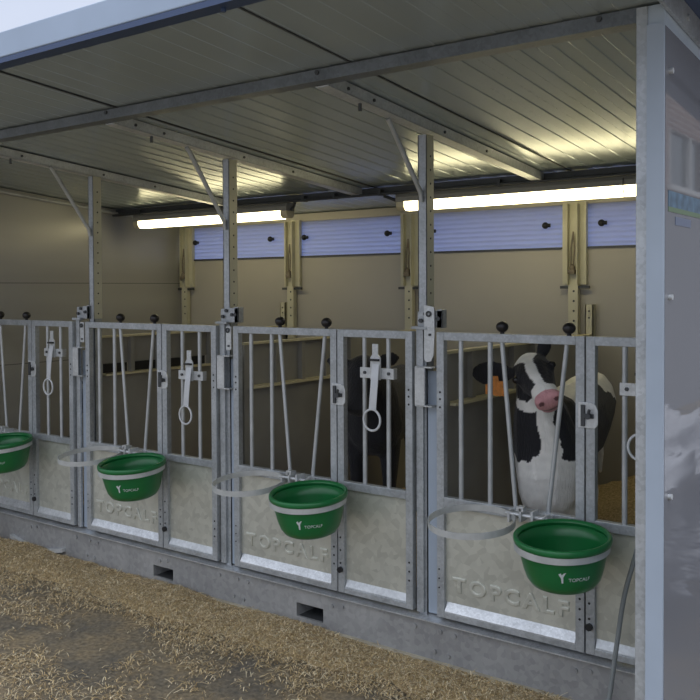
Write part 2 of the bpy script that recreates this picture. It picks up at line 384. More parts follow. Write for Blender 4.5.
# posts between pens
plab = ['galvanised post left of the second feeding gate, with a diagonal brace', 'galvanised post in the middle with a diagonal brace crossing the left lamp', 'galvanised post with a lever tag and brace, left of the white faced calf']
for i in range(3):
    xa = X0[i+1]; X = (1.198, 2.303, 3.489)[i]; t = thing('support_post', (X+.02, .05, 0), plab[i], 'post')
    m = MB(); zt = RZ(.05)-.048; bz0 = (2.0, 1.99, 2.06)[i]
    m.box(X, X+.045, .0, .005, .2, zt); m.box(X, X+.004, .0, .055, .2, zt); m.box(X+.041, X+.045, .0, .055, .2, zt)
    m.build('channel', galv, t)
    m = MB(); m.box(X+.0405, X+.0460, .001, .058, 1.47, zt-.001); tag(m.build('lamplit_strip', bracket_m, t), 'cream perforated strip, lamp light painted on the post side')  # added cream face: lamp light on the post side, put into the colour
    m = MB()
    for k in range(20):
        z = 1.5+k*.06
        if z < zt-.05: m.tube([(X+.0455, .030, z), (X+.0472, .030, z)], .005, 8)
    build_each(m, 'bolt_hole', dark, t)
    m = MB(); m.box(xa-.114, xa-.0795, -.014, -.001, .215, 1.462); m.build('hinge_channel', galv, t)
    m = MB(); m.box(xa-.078, xa-.008, .004, .02, .215, 1.28); tag(m.build('filler_strip', blue_edge, t), 'smooth blue grey strip')
    m = MB(); m.tube([(X+.03, -.28, RZ(-.28)-.05), (X+.03, -.26, RZ(-.28)-.07), (X+.022, -.014, bz0), (X+.022, -.006, bz0-.04)], .011, 8)
    m.build('brace', galv_tube, t)
    # clamp and hinge fittings
    Y0 = X; X = xa-.10
    m = MB(); m.box(X-.03, X+.05, -.03, .0, 1.462, 1.475); m.box(X-.01, X+.05, -.008, 0, 1.46, 1.54)
    m.box(X+.05, X+.115, -.012, -.004, 1.47, 1.545); m.box(X+.09, X+.115, -.012, .03, 1.47, 1.55)
    m.build('clamp', galv, t, .001)
    m = MB()
    for (bx, bz) in ((.01, 1.50), (.075, 1.51), (.10, 1.51), (.035, 1.53)): m.bolt((X+bx, -.012, bz), .010, (0,-1,0), .008)
    build_each(m, 'bolt', dark_steel_m, t)
    # box shaped hinge guard
    m = MB(); xb = xa-.10
    m.box(xb, xb+.008, -.05, -.002, 1.13, 1.30); m.box(xb+.008, xb+.05, -.05, -.044, 1.13, 1.30); m.box(xb, xb+.085, -.05, -.002, 1.296, 1.302); m.box(xb, xb+.085, -.05, -.002, 1.128, 1.134)
    tag(m.build('hinge_guard', strap_m if False else galv_light, t, .001), 'pale box shaped hinge guard')
    m = MB()
    if i == 2:
        m.prism([(xb+.035, 1.33), (xb+.048, 1.32), (xb+.07, 1.325), (xb+.082, 1.35), (xb+.088, 1.45), (xb+.085, 1.56), (xb+.035, 1.57), (xb+.035, 1.46)], 'y', -.028, -.020)
    else:
        m.prism([(xb+.045, 1.33), (xb+.08, 1.33), (xb+.08, 1.45), (xb+.045, 1.45)], 'y', -.028, -.020)
    tag(m.build('lever_tag', galv_light, t, .001), 'pale sheet lever tag')
    m = MB(); m.lathe([(.006, -.034), (.013, -.034), (.013, -.026), (.006, -.026)], (xb+.06, 0, 1.53 if i == 2 else 1.43), 16, 'y')
    m.bolt((xb+.065, -.028, 1.44 if i == 2 else 1.35), .006)
    build_each(m, 'bolt', dark_steel_m, t)

# base skirt with the two rectangular openings
def skirt():
    t = thing('base_skirt', (2.4, 0, 0), 'long weathered steel base skirt under all the gates', 'base frame')
    holes = [(1.765, 1.925, .045, .108), (2.80, 2.965, .045, .113)]
    m = MB(); xs = [-.06]+[v for h in holes for v in h[:2]]+[4.72]
    for i in range(0, len(xs), 2): m.box(xs[i], xs[i+1], -.02, -.005, 0.0, .19)
    for h in holes:
        m.box(h[0], h[1], -.02, -.005, 0.0, h[2]); m.box(h[0], h[1], -.02, -.005, h[3], .19)
        m.box(h[0]-.004, h[0], -.005, .25, h[2]-.01, h[3]+.01); m.box(h[1], h[1]+.004, -.005, .25, h[2]-.01, h[3]+.01)
        m.box(h[0], h[1], -.005, .25, h[3], h[3]+.004); m.box(h[0], h[1], .25, .255, h[2], h[3])
    m.build('face_plate', skirt_m, t)
    m = MB()
    for h in holes: m.box(h[0]+.001, h[1]-.001, -.004, .249, h[2]-.008, h[2])
    build_each(m, 'pocket_floor', dark_steel_m, t)
    m = MB(); m.prism([(-.045, .192), (-.045, .197), (.06, .215), (.06, .19), (-.005, .185), (-.02, .185)], 'x', -.06, 4.72); m.build('top_ledge', bright, t)
    m = MB()
    for xa in X0:
        for dx, z in ((.01, .153), (.08, .15), (-.12, .15), (-.02, .06), (.05, .055), (.62, .14), (.68, .15)):
            m.bolt((xa+dx, -.02, z), .010, (0,-1,0), .007)
    build_each(m, 'bolt', skirt_m, t)
    m = MB(); pr = [(.42+i*.055, .012+.035*(1-((i-5)/5)**2)*-1+.03) for i in range(11)]
    for a, b2 in zip(pr[:-1], pr[1:]): m.add([(a[0], -.045, a[1]), (b2[0], -.045, b2[1]), (b2[0], -.02, b2[1]), (a[0], -.02, a[1]), (a[0], -.045, a[1]+.022), (b2[0], -.045, b2[1]+.022), (b2[0], -.02, b2[1]+.022), (a[0], -.02, a[1]+.022)], [(0,3,2,1),(4,5,6,7),(0,1,5,4),(1,2,6,5),(2,3,7,6),(3,0,4,7)])
    m.build('curved_skid', galv_light, t)
    m = MB(); m.box(2.2, 4.7, -.040, -.021, 0, .022); tag(m.build('foot_strip', mat('pale_weathered_board', (.42, .38, .29), .8, 0, .2, 12), t), 'pale weathered strip along the foot')
skirt()
f = MB(); f.box(-.0, 4.72, .06, BACK, .10, .20); struct(f.build('trim_8', part_m))

# ------------------------------------------------------------ text helper
def text_mesh(s, size, extrude, spacing=1.0, bevel=0.0):
    cu = bpy.data.curves.new('txt', 'FONT'); cu.body = s; cu.size = size; cu.extrude = extrude; cu.space_character = spacing; cu.align_x = 'LEFT'
    cu.bevel_depth = bevel; cu.bevel_resolution = 2; cu.resolution_u = 6
    o = bpy.data.objects.new('txt', cu); C.objects.link(o); dg = bpy.context.evaluated_depsgraph_get(); dg.update()
    me = bpy.data.meshes.new_from_object(o.evaluated_get(dg)); vs = [v.co.copy() for v in me.vertices]; fs = [tuple(p.vertices) for p in me.polygons]
    bpy.data.objects.remove(o); bpy.data.curves.remove(cu); bpy.data.meshes.remove(me); return vs, fs

# ------------------------------------------------------------ gates
def feeding_gate(xa, label):
    t = thing('feeding_gate', (xa, 0, .22), label, 'gate', 'wide feeding gates with a bucket'); W = .660
    m = MB(); y0, y1 = -.034, -.002; s = .036
    m.box(xa, xa+s, y0, y1, .222, 1.453); m.box(xa+W-s, xa+W, y0, y1, .222, 1.453)
    m.box(xa+s, xa+W-s, y0, y1, 1.418, 1.453); m.box(xa+s, xa+W-s, y0, y1, .702, .745); m.box(xa+s, xa+W-s, y0, y1, .222, .248)
    m.build('frame', galv, t, .002)
    for bx in (.112, .249):
        m = MB(); m.tube([(xa+bx, -.018, .745), (xa+bx, -.018, 1.418)], .0105, 12); m.build('fixed_bar', galv_tube, t)
    for (bt_, bb, kx) in ((.304, .364, .304), (.584, .508, .592)):
        m = MB(); m.tube([(xa+bb, -.02, .735), (xa+bb, -.02, .76), (xa+bt_, -.02, 1.42)], .0095, 12)
        bar = m.build('swing_bar', galv_tube, t)
        m = MB(); m.ball((xa+kx, -.018, 1.482), .026, 18, .9); m.tube([(xa+kx, -.018, 1.45), (xa+kx, -.018, 1.47)], .009)
        tag(m.build('ball_knob', knob_m, bar), 'black rubber ball knob')
    m = MB(); m.box(xa+s, xa+W-s, -.016, -.010, .29, .702); m.build('sheet_panel', sheet, t)
    m = MB(); m.prism([(-.010, .296), (-.034, .252), (-.034, .247), (-.005, .290)], 'x', xa+s+.002, xa+W-s-.002)
    m.box(xa+s, xa+W-s, -.016, -.004, .24, .25)
    tag(m.build('bottom_flange', bright, t), 'bright sloping zinc flange')
    # embossed lettering along the foot of the panel
    vs, fs = text_mesh('TOPCALF', .085, .003, 1.35, .0045)
    xs = [v.x for v in vs]; w0 = max(xs)-min(xs); k = .525/w0; ins = []
    m = MB(); m.add([(xa+.068+(v.x-min(xs))*k, -.0165-v.z*.8, .342+v.y) for v in vs], fs, False)
    build_each(m, 'embossed_letter', sheet, t)
    m = MB()
    for z in (1.195, 1.165, 1.13): m.tube([(xa+.018, -.0335, z), (xa+.018, -.0352, z)], .005, 8)
    for z in (.35, .39, .43): m.tube([(xa+W-.018, -.0335, z), (xa+W-.018, -.0352, z)], .005, 8); m.tube([(xa+.012, -.0335, z), (xa+.012, -.0352, z)], .004, 8)
    build_each(m, 'screw_hole', dark, t)
    # latch across the joint to the small gate
    m = MB(); lx = xa+.634; pts = [(lx+.004, 1.10), (lx+.07, 1.10), (lx+.082, 1.115), (lx+.082, 1.17), (lx+.074, 1.19), (lx+.055, 1.2), (lx+.004, 1.2)]
    m.prism(pts, 'y', -.042, -.036)
    la = m.build('latch', galv_light, t, .002)
    m = MB(); m.box(lx+.018, lx+.032, -.052, -.042, 1.108, 1.19); m.box(lx+.032, lx+.066, -.052, -.042, 1.14, 1.156); m.tube([(lx+.05, -.042, 1.148), (lx+.05, -.066, 1.148)], .011, 10); m.tube([(lx+.05, -.06, 1.15), (lx+.056, -.062, 1.175)], .006, 8)
    m.build('latch_bolt', dark_steel_m, la)
    return t
fg = [feeding_gate(0, 'wide feeding gate at the far left edge, two ball knobs on top')]
for i, lb in ((1, 'wide feeding gate second from the left, empty pen behind with dark slots'), (2, 'wide feeding gate left of the black calf, empty pen behind its bars'), (3, 'wide feeding gate the white faced calf looks out over')):
    c = copy_tree(fg[0], None, (X0[i], 0, 0)); c['label'] = lb; fg.append(c)

def small_gate(xa, label):
    t = thing('access_gate', (xa+.658, 0, .22), label, 'gate', 'narrow access gates'); a = xa+.666; b_ = xa+1.077
    m = MB(); y0, y1 = -.034, -.002; s = .036
    m.box(a, a+s, y0, y1, .222, 1.453); m.box(b_-s, b_, y0, y1, .222, 1.453)
    m.box(a+s, b_-s, y0, y1, 1.418, 1.453); m.box(a+s, b_-s, y0, y1, .708, .745); m.box(a+s, b_-s, y0, y1, .222, .248)
    m.build('frame', galv, t, .002)
    for bx in (.812, .943):
        m = MB(); m.tube([(xa+bx, -.018, .745), (xa+bx, -.018, 1.418)], .0105, 12); m.build('fixed_bar', galv_tube, t)
    m = MB(); m.box(a+s, b_-s, -.016, -.010, .27, .708); m.build('sheet_panel', sheet, t)
    m = MB(); m.prism([(-.010, .296), (-.030, .252), (-.030, .247), (-.005, .290)], 'x', a+s+.002, b_-s-.002); m.build('bottom_flange', galv_light, t)
    m = MB()
    for z in (1.195, 1.165, 1.13, .35, .39, .43): m.tube([(b_-.018, -.0335, z), (b_-.018, -.0352, z)], .005, 8)
    for z in (.36, .42, .48): m.tube([(a+.014, -.0335, z), (a+.014, -.0352, z)], .005, 8)
    m.tube([(a+.016, -.034, .33), (a+.016, -.048, .33)], .014, 8)
    build_each(m, 'screw_hole', dark, t)
    return t
sg = [small_gate(0, 'narrow access gate at far left with a white teat strap')]
for i, lb in ((1, 'narrow access gate beside the middle post, teat strap on its bars'), (2, 'narrow access gate in front of the black calf'), (3, 'narrow access gate at the right corner post, straw seen behind its bars')):
    c = copy_tree(sg[0], None, (X0[i], 0, 0)); c['label'] = lb; sg.append(c)

# bottle holders clipped on the bars of the narrow gates
def bottle_holder(xa, label):
    xa = xa+.026
    t = thing('bottle_holder', (xa+.865, -.04, 1.26), label, 'bottle holder', 'bottle holders on the narrow gates')
    m = MB(); m.box(xa+.772, xa+.955, -.036, -.030, 1.235, 1.283); m.box(xa+.772, xa+.782, -.03, -.006, 1.235, 1.283); m.box(xa+.945, xa+.955, -.03, -.006, 1.235, 1.283)
    pl = m.build('bracket_plate', galv_light, t, .001)
    m = MB(); m.bolt((xa+.80, -.036, 1.26), .008); m.bolt((xa+.93, -.036, 1.26), .008); build_each(m, 'bolt', dark_steel_m, pl)
    m = MB(); m.prism([(xa+.835, 1.23), (xa+.890, 1.23), (xa+.890, 1.33), (xa+.877, 1.345), (xa+.877, 1.392), (xa+.846, 1.392), (xa+.846, 1.345), (xa+.835, 1.33)], 'y', -.045, -.038)
    m.build('upright_tab', galv_light, t, .001)
    m = MB(); m.box(xa+.836, xa+.886, -.058, -.045, 1.315, 1.325); m.build('dark_clip', dark, t)
    m = MB(); pts = [(xa+.868, -.05, 1.30), (xa+.870, -.062, 1.25), (xa+.872, -.07, 1.20), (xa+.868, -.072, 1.15), (xa+.864, -.072, 1.10)]
    for i in range(4):
        a, b2 = Vector(pts[i]), Vector(pts[i+1]); h = Vector((.019, 0, 0)); d = Vector((0, .004, 0))
        m.add([a-h, a+h, b2+h, b2-h, a-h+d, a+h+d, b2+h+d, b2-h+d], [(0,1,2,3),(7,6,5,4),(0,4,5,1),(1,5,6,2),(2,6,7,3),(3,7,4,0)])
    m.build('strap', strap_m, t)
    m = MB(); c = Vector((xa+.862, -.072, 1.052)); m.tube([c+Vector((.045*math.cos(q*math.pi/14), 0, .048*math.sin(q*math.pi/14))) for q in range(28)], .0055, 8, closed=True)
    m.build('ring', strap_m, t)
    return t
bh = bottle_holder(0, 'bottle holder with strap and ring on the leftmost narrow gate')
for i, lb in ((1, 'bottle holder with strap and ring left of the middle post'), (2, 'bottle holder with strap and ring in front of the black calf'), (3, 'bottle holder half hidden behind the right corner post')):
    c = copy_tree(bh, None, (X0[i], 0, -.075 if i == 1 else 0)); c['label'] = lb

# bucket holders and buckets
TILT = Matrix.Rotation(math.radians(5), 3, 'X')
def ring_band(m, c, r, z0, z1, th=.004, n=56):
    m.lathe([(r, z0), (r+th, z0), (r+th, z1), (r, z1), (r, z0)], c, n, T=TILT, smooth=False)
def holder(xa, label):
    xa = xa+.015
    t = thing('bucket_holder', (xa+.42, -.05, .72), label, 'bucket holder', 'double ring bucket holders')
    m = MB(); ring_band(m, (xa+.245, -.205, .712), .170, -.013, .013); m.build('empty_ring', ring_m, t)
    m = MB(); ring_band(m, (xa+.638, -.240, .697), .170, -.014, .012); m.build('bucket_ring', ring_m, t)
    m = MB(); m.box(xa+.33, xa+.52, -.046, -.035, .70, .742)
    m.box(xa+.345, xa+.355, -.09, -.046, .70, .745); m.box(xa+.40, xa+.41, -.10, -.046, .71, .765); m.box(xa+.455, xa+.465, -.11, -.046, .70, .76); m.box(xa+.50, xa+.51, -.10, -.046, .70, .745)
    m.tube([(xa+.335, -.08, .735), (xa+.52, -.09, .735)], .008, 10)
    m.box(xa+.39, xa+.42, -.10, -.07, .752, .772)
    m.build('clamp', galv_light, t, .001)
    m = MB(); m.bolt((xa+.375, -.046, .722), .009); m.bolt((xa+.435, -.046, .722), .009); build_each(m, 'bolt', dark_steel_m, t)
    return t
def bucket(xa, label):
    xa = xa+.018
    cx_, cy_, cz_ = xa+.638, -.240, .71
    t = thing('feed_bucket', (cx_, cy_, cz_-.19), label, 'bucket', 'green feed buckets')
    prof_o = [(.001, -.182), (.075, -.182), (.100, -.178), (.120, -.167), (.135, -.145), (.146, -.11), (.158, -.055), (.165, -.012)]
    prof_i = [(.161, -.012), (.154, -.055), (.142, -.11), (.130, -.145), (.115, -.163), (.095, -.172), (.001, -.176)]
    m = MB(); m.lathe(prof_o+prof_i, (cx_, cy_, cz_+.012), 64, T=TILT); m.build('bucket_body', plastic_g, t)
    m = MB(); m.lathe([(.160, .0), (.164, -.014), (.1685, -.018), (.1765, -.014), (.179, -.004), (.178, .006), (.173, .011), (.166, .009), (.160, .0)], (cx_, cy_, cz_+.012), 64, T=TILT); m.build('rim', plastic_g, t)
    # small printed mark and lettering wrapped on the side facing the yard
    m = MB(); vs, fs = text_mesh('TOPCALF', .019, .0003)
    def wrap(u, v, d=.0008):
        ang = math.radians(-62)+u/.15; zz = -.11+v; r = .146+(zz+.11)*.218+d
        return TILT @ Vector((r*math.cos(ang), r*math.sin(ang), zz))+Vector((cx_, cy_, cz_+.012))
    m.add([wrap(v.x+.004, v.y, .0006+v.z) for v in vs], fs)
    ic = [(-.030, .030), (-.022, .034), (-.019, .026), (-.012, .034), (-.004, .036), (-.010, .026), (-.014, .018), (-.015, -.006), (-.021, -.006), (-.022, .014), (-.027, .022)]
    k = len(ic); m.add([wrap(a, b2, .0004) for a, b2 in ic]+[wrap(a, b2, .0012) for a, b2 in ic], [tuple(range(k))[::-1], tuple(range(k, 2*k))])
    m.build('printed_logo', white_print, t)
    return t
hl = ['double ring holder with an empty ring at the far left edge', 'double ring holder whose empty ring overlaps the leftmost post', 'double ring holder whose empty ring overlaps the middle post', 'double ring holder below the white faced calf']
bl = ['green feed bucket cut by the left edge of the photo', 'green feed bucket on the second gate from the left', 'green feed bucket left of the black calf', 'large nearest green feed bucket below the white faced calf']
h0 = holder(0, hl[0]); b0 = bucket(0, bl[0])
for i in (1, 2, 3):
    c = copy_tree(h0, None, (X0[i], 0, 0)); c['label'] = hl[i]
    c = copy_tree(b0, None, (X0[i], 0, 0)); c['label'] = bl[i]
    if i == 3: c.rotation_euler.z = 0

# ------------------------------------------------------------ pen partitions
for i, (lb) in enumerate(['pen partition with three dark slots, between the two left pens', 'pen partition behind the middle post, top edge coloured as lit by the lamps', 'pen partition left of the white faced calf, top edge coloured as lit by the lamps']):
    X = X0[i+1]-.03; t = thing('pen_partition', (X, .06, .2), lb, 'partition', 'grey partitions between the pens')
    m = MB(); y0, y1 = .06, BACK-.005
    m.box(X-.02, X+.02, y0, y1, .2, 1.13); m.box(X-.02, X+.02, 1.0, y1, 1.13, 1.35); m.box(X-.02, X+.02, y0, .10, 1.13, 1.35)
    for yy in (.32, .54, .76): m.box(X-.015, X+.015, yy, yy+.03, 1.13, 1.35)
    m.box(X-.02, X-.012, y0, y1, 1.19 if i == 0 else 1.13, 1.35)
    m.build('panel', part_m, t)
    m = MB(); m.box(X-.024, X+.024, y0, y1, 1.35, 1.362); m.box(X-.018, X+.05, .10, 1.0, 1.12, 1.132)
    m.build('edge_cap', cap_m, t)
    if i == 0:
        m = MB()
        for yy in (.12, .35, .57, .79): m.box(X-.011, X+.012, yy, yy+.17, 1.135, 1.19)
        build_each(m, 'slot', dark, t)

# ------------------------------------------------------------ back wall fittings
for i, (X, lb) in enumerate(((.092, 'cream curtain bracket at the far left corner of the back wall'), (1.242, 'cream curtain bracket right of the left lamp on the back wall'),
                 (2.298, 'cream curtain bracket on the back wall left of the right post'), (3.477, 'cream curtain bracket under the right lamp with a frayed rope'))):
    t = thing('curtain_bracket', (X, BACK, 1.65), lb, 'bracket', 'cream brackets on the back wall')
    m = MB(); m.box(X-.075, X+.075, BACK-.03, BACK-.001, 1.66, 2.16); m.build('back_plate', bracket_m, t)
    m = MB(); m.box(X-.034, X-.028, BACK-.07, BACK-.03, 1.66, 2.15); m.box(X+.028, X+.034, BACK-.07, BACK-.03, 1.66, 2.15); m.box(X-.028, X+.028, BACK-.04, BACK-.03, 1.66, 2.15)
    m.box(X-.03, X+.03, BACK-.05, BACK-.012, .95, 1.66); m.build('channel', bracket_m, t)
    m = MB()
    for z in (1.62, 1.56, 1.50, 1.44): m.tube([(X+.005, BACK-.05, z), (X+.005, BACK-.0515, z)], .007, 8)
    m.box(X-.085, X+.10, BACK-.045, BACK-.031, 1.635, 1.652); m.build('dark_fitting', dark_steel_m, t)
    m = MB(); m.tube([(X+.006, BACK-.06, 1.98), (X-.006, BACK-.062, 1.88), (X-.008, BACK-.062, 1.77)], .005, 8); m.tube([(X+.006, BACK-.06, 1.98), (X+.014, BACK-.062, 1.88), (X+.008, BACK-.062, 1.77)], .004, 8)
    m.ball((X, BACK-.062, 1.76), .018, 10, 1.4); m.box(X-.02, X+.02, BACK-.08, BACK-.05, 1.725, 1.75); m.build('rope', rust, t)
for X, lb in ((3.578, 'short drilled steel upright below the right curtain bracket'), (1.165, 'short drilled steel upright left of the middle bracket')):
    t = thing('short_upright', (X, BACK-.03, .3), lb, 'upright')
    m = MB(); m.box(X-.025, X+.025, BACK-.05, BACK-.044, .2, 1.54); m.box(X-.025, X-.019, BACK-.05, BACK-.012, .2, 1.54); m.box(X+.019, X+.025, BACK-.05, BACK-.012, .2, 1.54); m.build('channel', bracket_m, t)
    m = MB()
    for z in (1.50, 1.46): m.tube([(X, BACK-.05, z), (X, BACK-.0515, z)], .006, 8)
    build_each(m, 'bolt_hole', dark, t)

# ------------------------------------------------------------ lamps
def lamp(xa, xb, label):
    yc = 1.2;  t = thing('strip_lamp', ((xa+xb)/2, yc, 2.2), label, 'lamp', 'fluorescent strip lamps')
    m = MB(); m.prism([(yc-.045, 2.163), (yc+.045, 2.163), (yc+.045, 2.19), (yc+.03, 2.215), (yc-.03, 2.215), (yc-.045, 2.19)], 'x', xa, xb); m.build('housing', mat('lamp_housing', (.32, .31, .27), .5) if 'lamp_housing' not in bpy.data.materials else bpy.data.materials['lamp_housing'], t, .002)
    m = MB(); m.prism([(yc-.042, 2.163), (yc-.040, 2.130), (yc-.022, 2.110), (yc+.022, 2.110), (yc+.040, 2.130), (yc+.042, 2.163)], 'x', xa+.06, xb-.06); m.build('diffuser', glow_m, t)
    for a, b2 in ((xa, xa+.0595), (xb-.0595, xb)):
        m = MB(); m.prism([(yc-.042, 2.163), (yc-.040, 2.132), (yc-.022, 2.113), (yc+.022, 2.113), (yc+.040, 2.132), (yc+.042, 2.163)], 'x', a, b2); m.build('end_cap', end_m, t, .006)
    m = MB(); 
    for x in (xa+.25, xb-.25): m.box(x, x+.025, yc-.012, yc+.012, 2.213, RZ(yc)-.034)
    m.tube([(xb+.005, yc, 2.17), (xb+.05, yc-.02, 2.19), (xb+.08, yc-.05, 2.205)] if xb < 3 else [(xa-.005, yc, 2.17), (xa-.05, yc-.02, 2.19), (xa-.08, yc-.05, 2.205)], .01, 8)
    build_each(m, 'hanger', dark_steel_m, t)
    if xa > 2:
        m = MB(); m.tube([(xb-.15, yc-.05, 2.2), (xb-.15, yc-.055, 2.15), (xb-.15, yc-.03, 2.106)], .003, 6); m.build('retaining_wire', dark_steel_m, t)
lamp(.213, 1.753, 'lit fluorescent strip lamp on the left, behind the middle post')
lamp(2.615, 4.155, 'lit fluorescent strip lamp on the right, above the white faced calf')

# ------------------------------------------------------------ hose
m = MB(); hp = [(4.50, -.06, .75), (4.495, -.09, .72), (4.47, -.1, .62), (4.437, -.1, .488), (4.41, -.11, .28), (4.39, -.13, .10), (4.37, -.18, .012), (4.2, -.5, .011), (4.05, -1.2, .011)]
hp2 = []
for i in range(len(hp)-1):
    for k in range(6):
        t_ = k/6; p0 = Vector(hp[max(i-1, 0)]); p1 = Vector(hp[i]); p2 = Vector(hp[i+1]); p3 = Vector(hp[min(i+2, len(hp)-1)])
        hp2.append(.5*((2*p1)+(p2-p0)*t_+(2*p0-5*p1+4*p2-p3)*t_*t_+(3*p1-p0-3*p2+p3)*t_**3))
hp2.append(Vector(hp[-1])); m.tube(hp2, .009, 10)
tag(m.build('hose', hose_m), 'thin grey hose hanging beside the right corner post', 'hose')

# ------------------------------------------------------------ straw
def height(x, y):
    nb = noise.noise(Vector((x*2.3, y*3.0, 4.1)))+.5*noise.noise(Vector((x*7, y*7, 1.2)))
    edge = math.exp(-((y+.16)/.15)**2)*(1-.55*max(0, min(1, (x-2.4)/.8)))
    return max(0, edge*(.034+.03*nb)+.004*nb)
m = MB(); nx, ny = 260, 46; vs = []; fs = []
for j in range(ny):
    for i in range(nx):
        x = -.3+i*5.0/(nx-1); y = -.62+j*.60/(ny-1)
        ww = y+.10*noise.noise(Vector((x*3, 0, 7)))+.05*noise.noise(Vector((x*9, y*5, 7))); vs.append((x, y, height(x, y)-.002+.004*noise.noise(Vector((x*40, y*40, 0)))-.05*max(0, (-.27-ww)/.3)))
for j in range(ny-1):
    for i in range(nx-1): a = j*nx+i; fs.append((a, a+1, a+nx+1, a+nx))
m.add(vs, fs, True)
tag(m.build('straw_drift', straw_m, fix=False), 'low drift of loose straw along the foot of the steel base', 'straw', kind='stuff')
def blades(n_, fn, name, label, lmin=.01, lmax=.058, wd=.0012):
    P = []; F = []; cols = []
    pal = np.array([(.66, .49, .24), (.78, .62, .36), (.47, .33, .15), (.86, .74, .50), (.34, .24, .12), (.58, .45, .27)])
    for _ in range(n_):
        r_ = fn()
        if r_ is None: continue
        x, y, z = r_; a = random.random()*math.pi; L_ = random.uniform(lmin, lmax)*(.6 if random.random() < .5 else 1); tl = random.uniform(-.18, .18)
        if random.random() < .06: tl = random.uniform(-.6, .6)
        dx, dy, dz = math.cos(a)*L_/2*math.cos(tl), math.sin(a)*L_/2*math.cos(tl), abs(math.sin(tl))*L_/2
        wx, wy = -math.sin(a)*wd*random.uniform(.5, 1.3), math.cos(a)*wd*random.uniform(.5, 1.3); k = len(P)
        s_ = 1 if tl > 0 else -1; bz = random.uniform(-.2, 1)*.004
        P += [(x-dx-wx, y-dy-wy, z+dz*(1-s_)), (x-dx+wx, y-dy+wy, z+dz*(1-s_)), (x+wx*1.3, y+wy*1.3, z+dz+bz+.004), (x-wx*1.3, y-wy*1.3, z+dz+bz+.004), (x+dx+wx, y+dy+wy, z+dz*(1+s_)), (x+dx-wx, y+dy-wy, z+dz*(1+s_))]
        F += [(k, k+1, k+2, k+3), (k+3, k+2, k+4, k+5)]; c = pal[random.randrange(len(pal))]*random.uniform(.55, 1.15); cols += [c]*6
    me = bpy.data.meshes.new(name); me.from_pydata(P, [], F); ca = me.color_attributes.new('Col', 'FLOAT_COLOR', 'POINT')
    ca.data.foreach_set('color', np.c_[np.array(cols), np.ones(len(cols))].astype(np.float32).ravel()); me.materials.append(blade_m)
    o = bpy.data.objects.new(name, me); C.objects.link(o); tag(o, label, 'straw', kind='stuff'); return o
def f_ground():
    x = random.uniform(.2, 4.9); y = -abs(random.gauss(0, .75))-.03
    if y < -3: return None
    d = .5+1.0*noise.noise(Vector((x*1.7, y*1.9, 9)))+.8*noise.noise(Vector((x*5, y*5, 3)))+.5*noise.noise(Vector((x*13, y*13, 3)))
    edge = math.exp(-((y+.14)/.28)**2); patch = math.exp(-(((x-1.95)/.75)**2+((y+1.35)/.33)**2))+.6*math.exp(-(((x-2.9)/.5)**2+((y+1.25)/.2)**2))
    if random.random() > d*.36+edge*1.05+patch*.65-.16: return None
    return x, y, .002+(height(x, y) if y > -.42 else 0)+random.random()*.004
blades(150000, f_ground, 'loose_straw', 'loose golden straw stalks scattered over the trodden yard')
# bedding in the pens
for i, xa in enumerate(X0):
    m = MB(); nx, ny = 50, 70; vs = []; fs = []
    for j in range(ny):
        for k in range(nx):
            x = xa-.005+k*1.15/(nx-1) if i < 3 else xa-.005+k*1.13/(nx-1); y = .062+j*1.77/(ny-1)
            h = .31+.05*noise.noise(Vector((x*4, y*4, 2)))+.015*noise.noise(Vector((x*22, y*22, 2)))
            if i == 3: h += .30*math.exp(-(((x-4.15)/.6)**2+((y-1.8)/.55)**2))
            vs.append((x, y, h))
    for j in range(ny-1):
        for k in range(nx-1): a = j*nx+k; fs.append((a, a+1, a+nx+1, a+nx))
    m.add(vs, fs, True)
    tag(m.build('straw_bedding', straw_m, fix=False), ['straw bedding in the leftmost pen', 'straw bedding in the empty pen second from left', 'straw bedding around the legs of the black calf', 'deep golden straw bedding heaped behind the white faced calf'][i], 'straw', kind='stuff')

# ------------------------------------------------------------ calves
def icosphere(sub=2):
    bm = bmesh.new(); bmesh.ops.create_icosphere(bm, subdivisions=sub, radius=1); v = np.array([p.co[:] for p in bm.verts]); f_ = [[q.index for q in p.verts] for p in bm.faces]; bm.free(); return v, f_
ICO_V, ICO_F = icosphere(2)
class Blob:
    def __init__(s): s.v = []; s.f = []; s.n = 0
    def ell(s, c, r, R_=None):
        v = ICO_V*np.array(r)
        if R_ is not None: v = v @ np.array(R_)     # rows = axes
        s.v.append(v+np.array(c)); s.f += [[i+s.n for i in f_] for f_ in ICO_F]; s.n += len(v)
    def chain(s, pts, step=.02, R_=None):          # pts: (pos, (rx,ry,rz))
        for (a, ra), (b2, rb) in zip(pts[:-1], pts[1:]):
            a, b2, ra, rb = map(lambda q: np.array(q, float), (a, b2, ra, rb)); k = max(2, int(np.linalg.norm(b2-a)/step))
            for i in range(k+1): t_ = i/k; s.ell(a+(b2-a)*t_, ra+(rb-ra)*t_, R_)
    def remesh(s, voxel, smooth=6):
        me = bpy.data.meshes.new('tmp'); me.from_pydata(np.concatenate(s.v).tolist(), [], s.f); o = bpy.data.objects.new('tmp', me); C.objects.link(o)
        r_ = o.modifiers.new('r', 'REMESH'); r_.mode = 'VOXEL'; r_.voxel_size = voxel
        sm = o.modifiers.new('s', 'SMOOTH'); sm.factor = .6; sm.iterations = smooth
        dg = bpy.context.evaluated_depsgraph_get(); dg.update(); out_ = bpy.data.meshes.new_from_object(o.evaluated_get(dg)); bpy.data.objects.remove(o); bpy.data.meshes.remove(me); return out_
def unit(v): v = np.array(v, float); return v/np.linalg.norm(v)
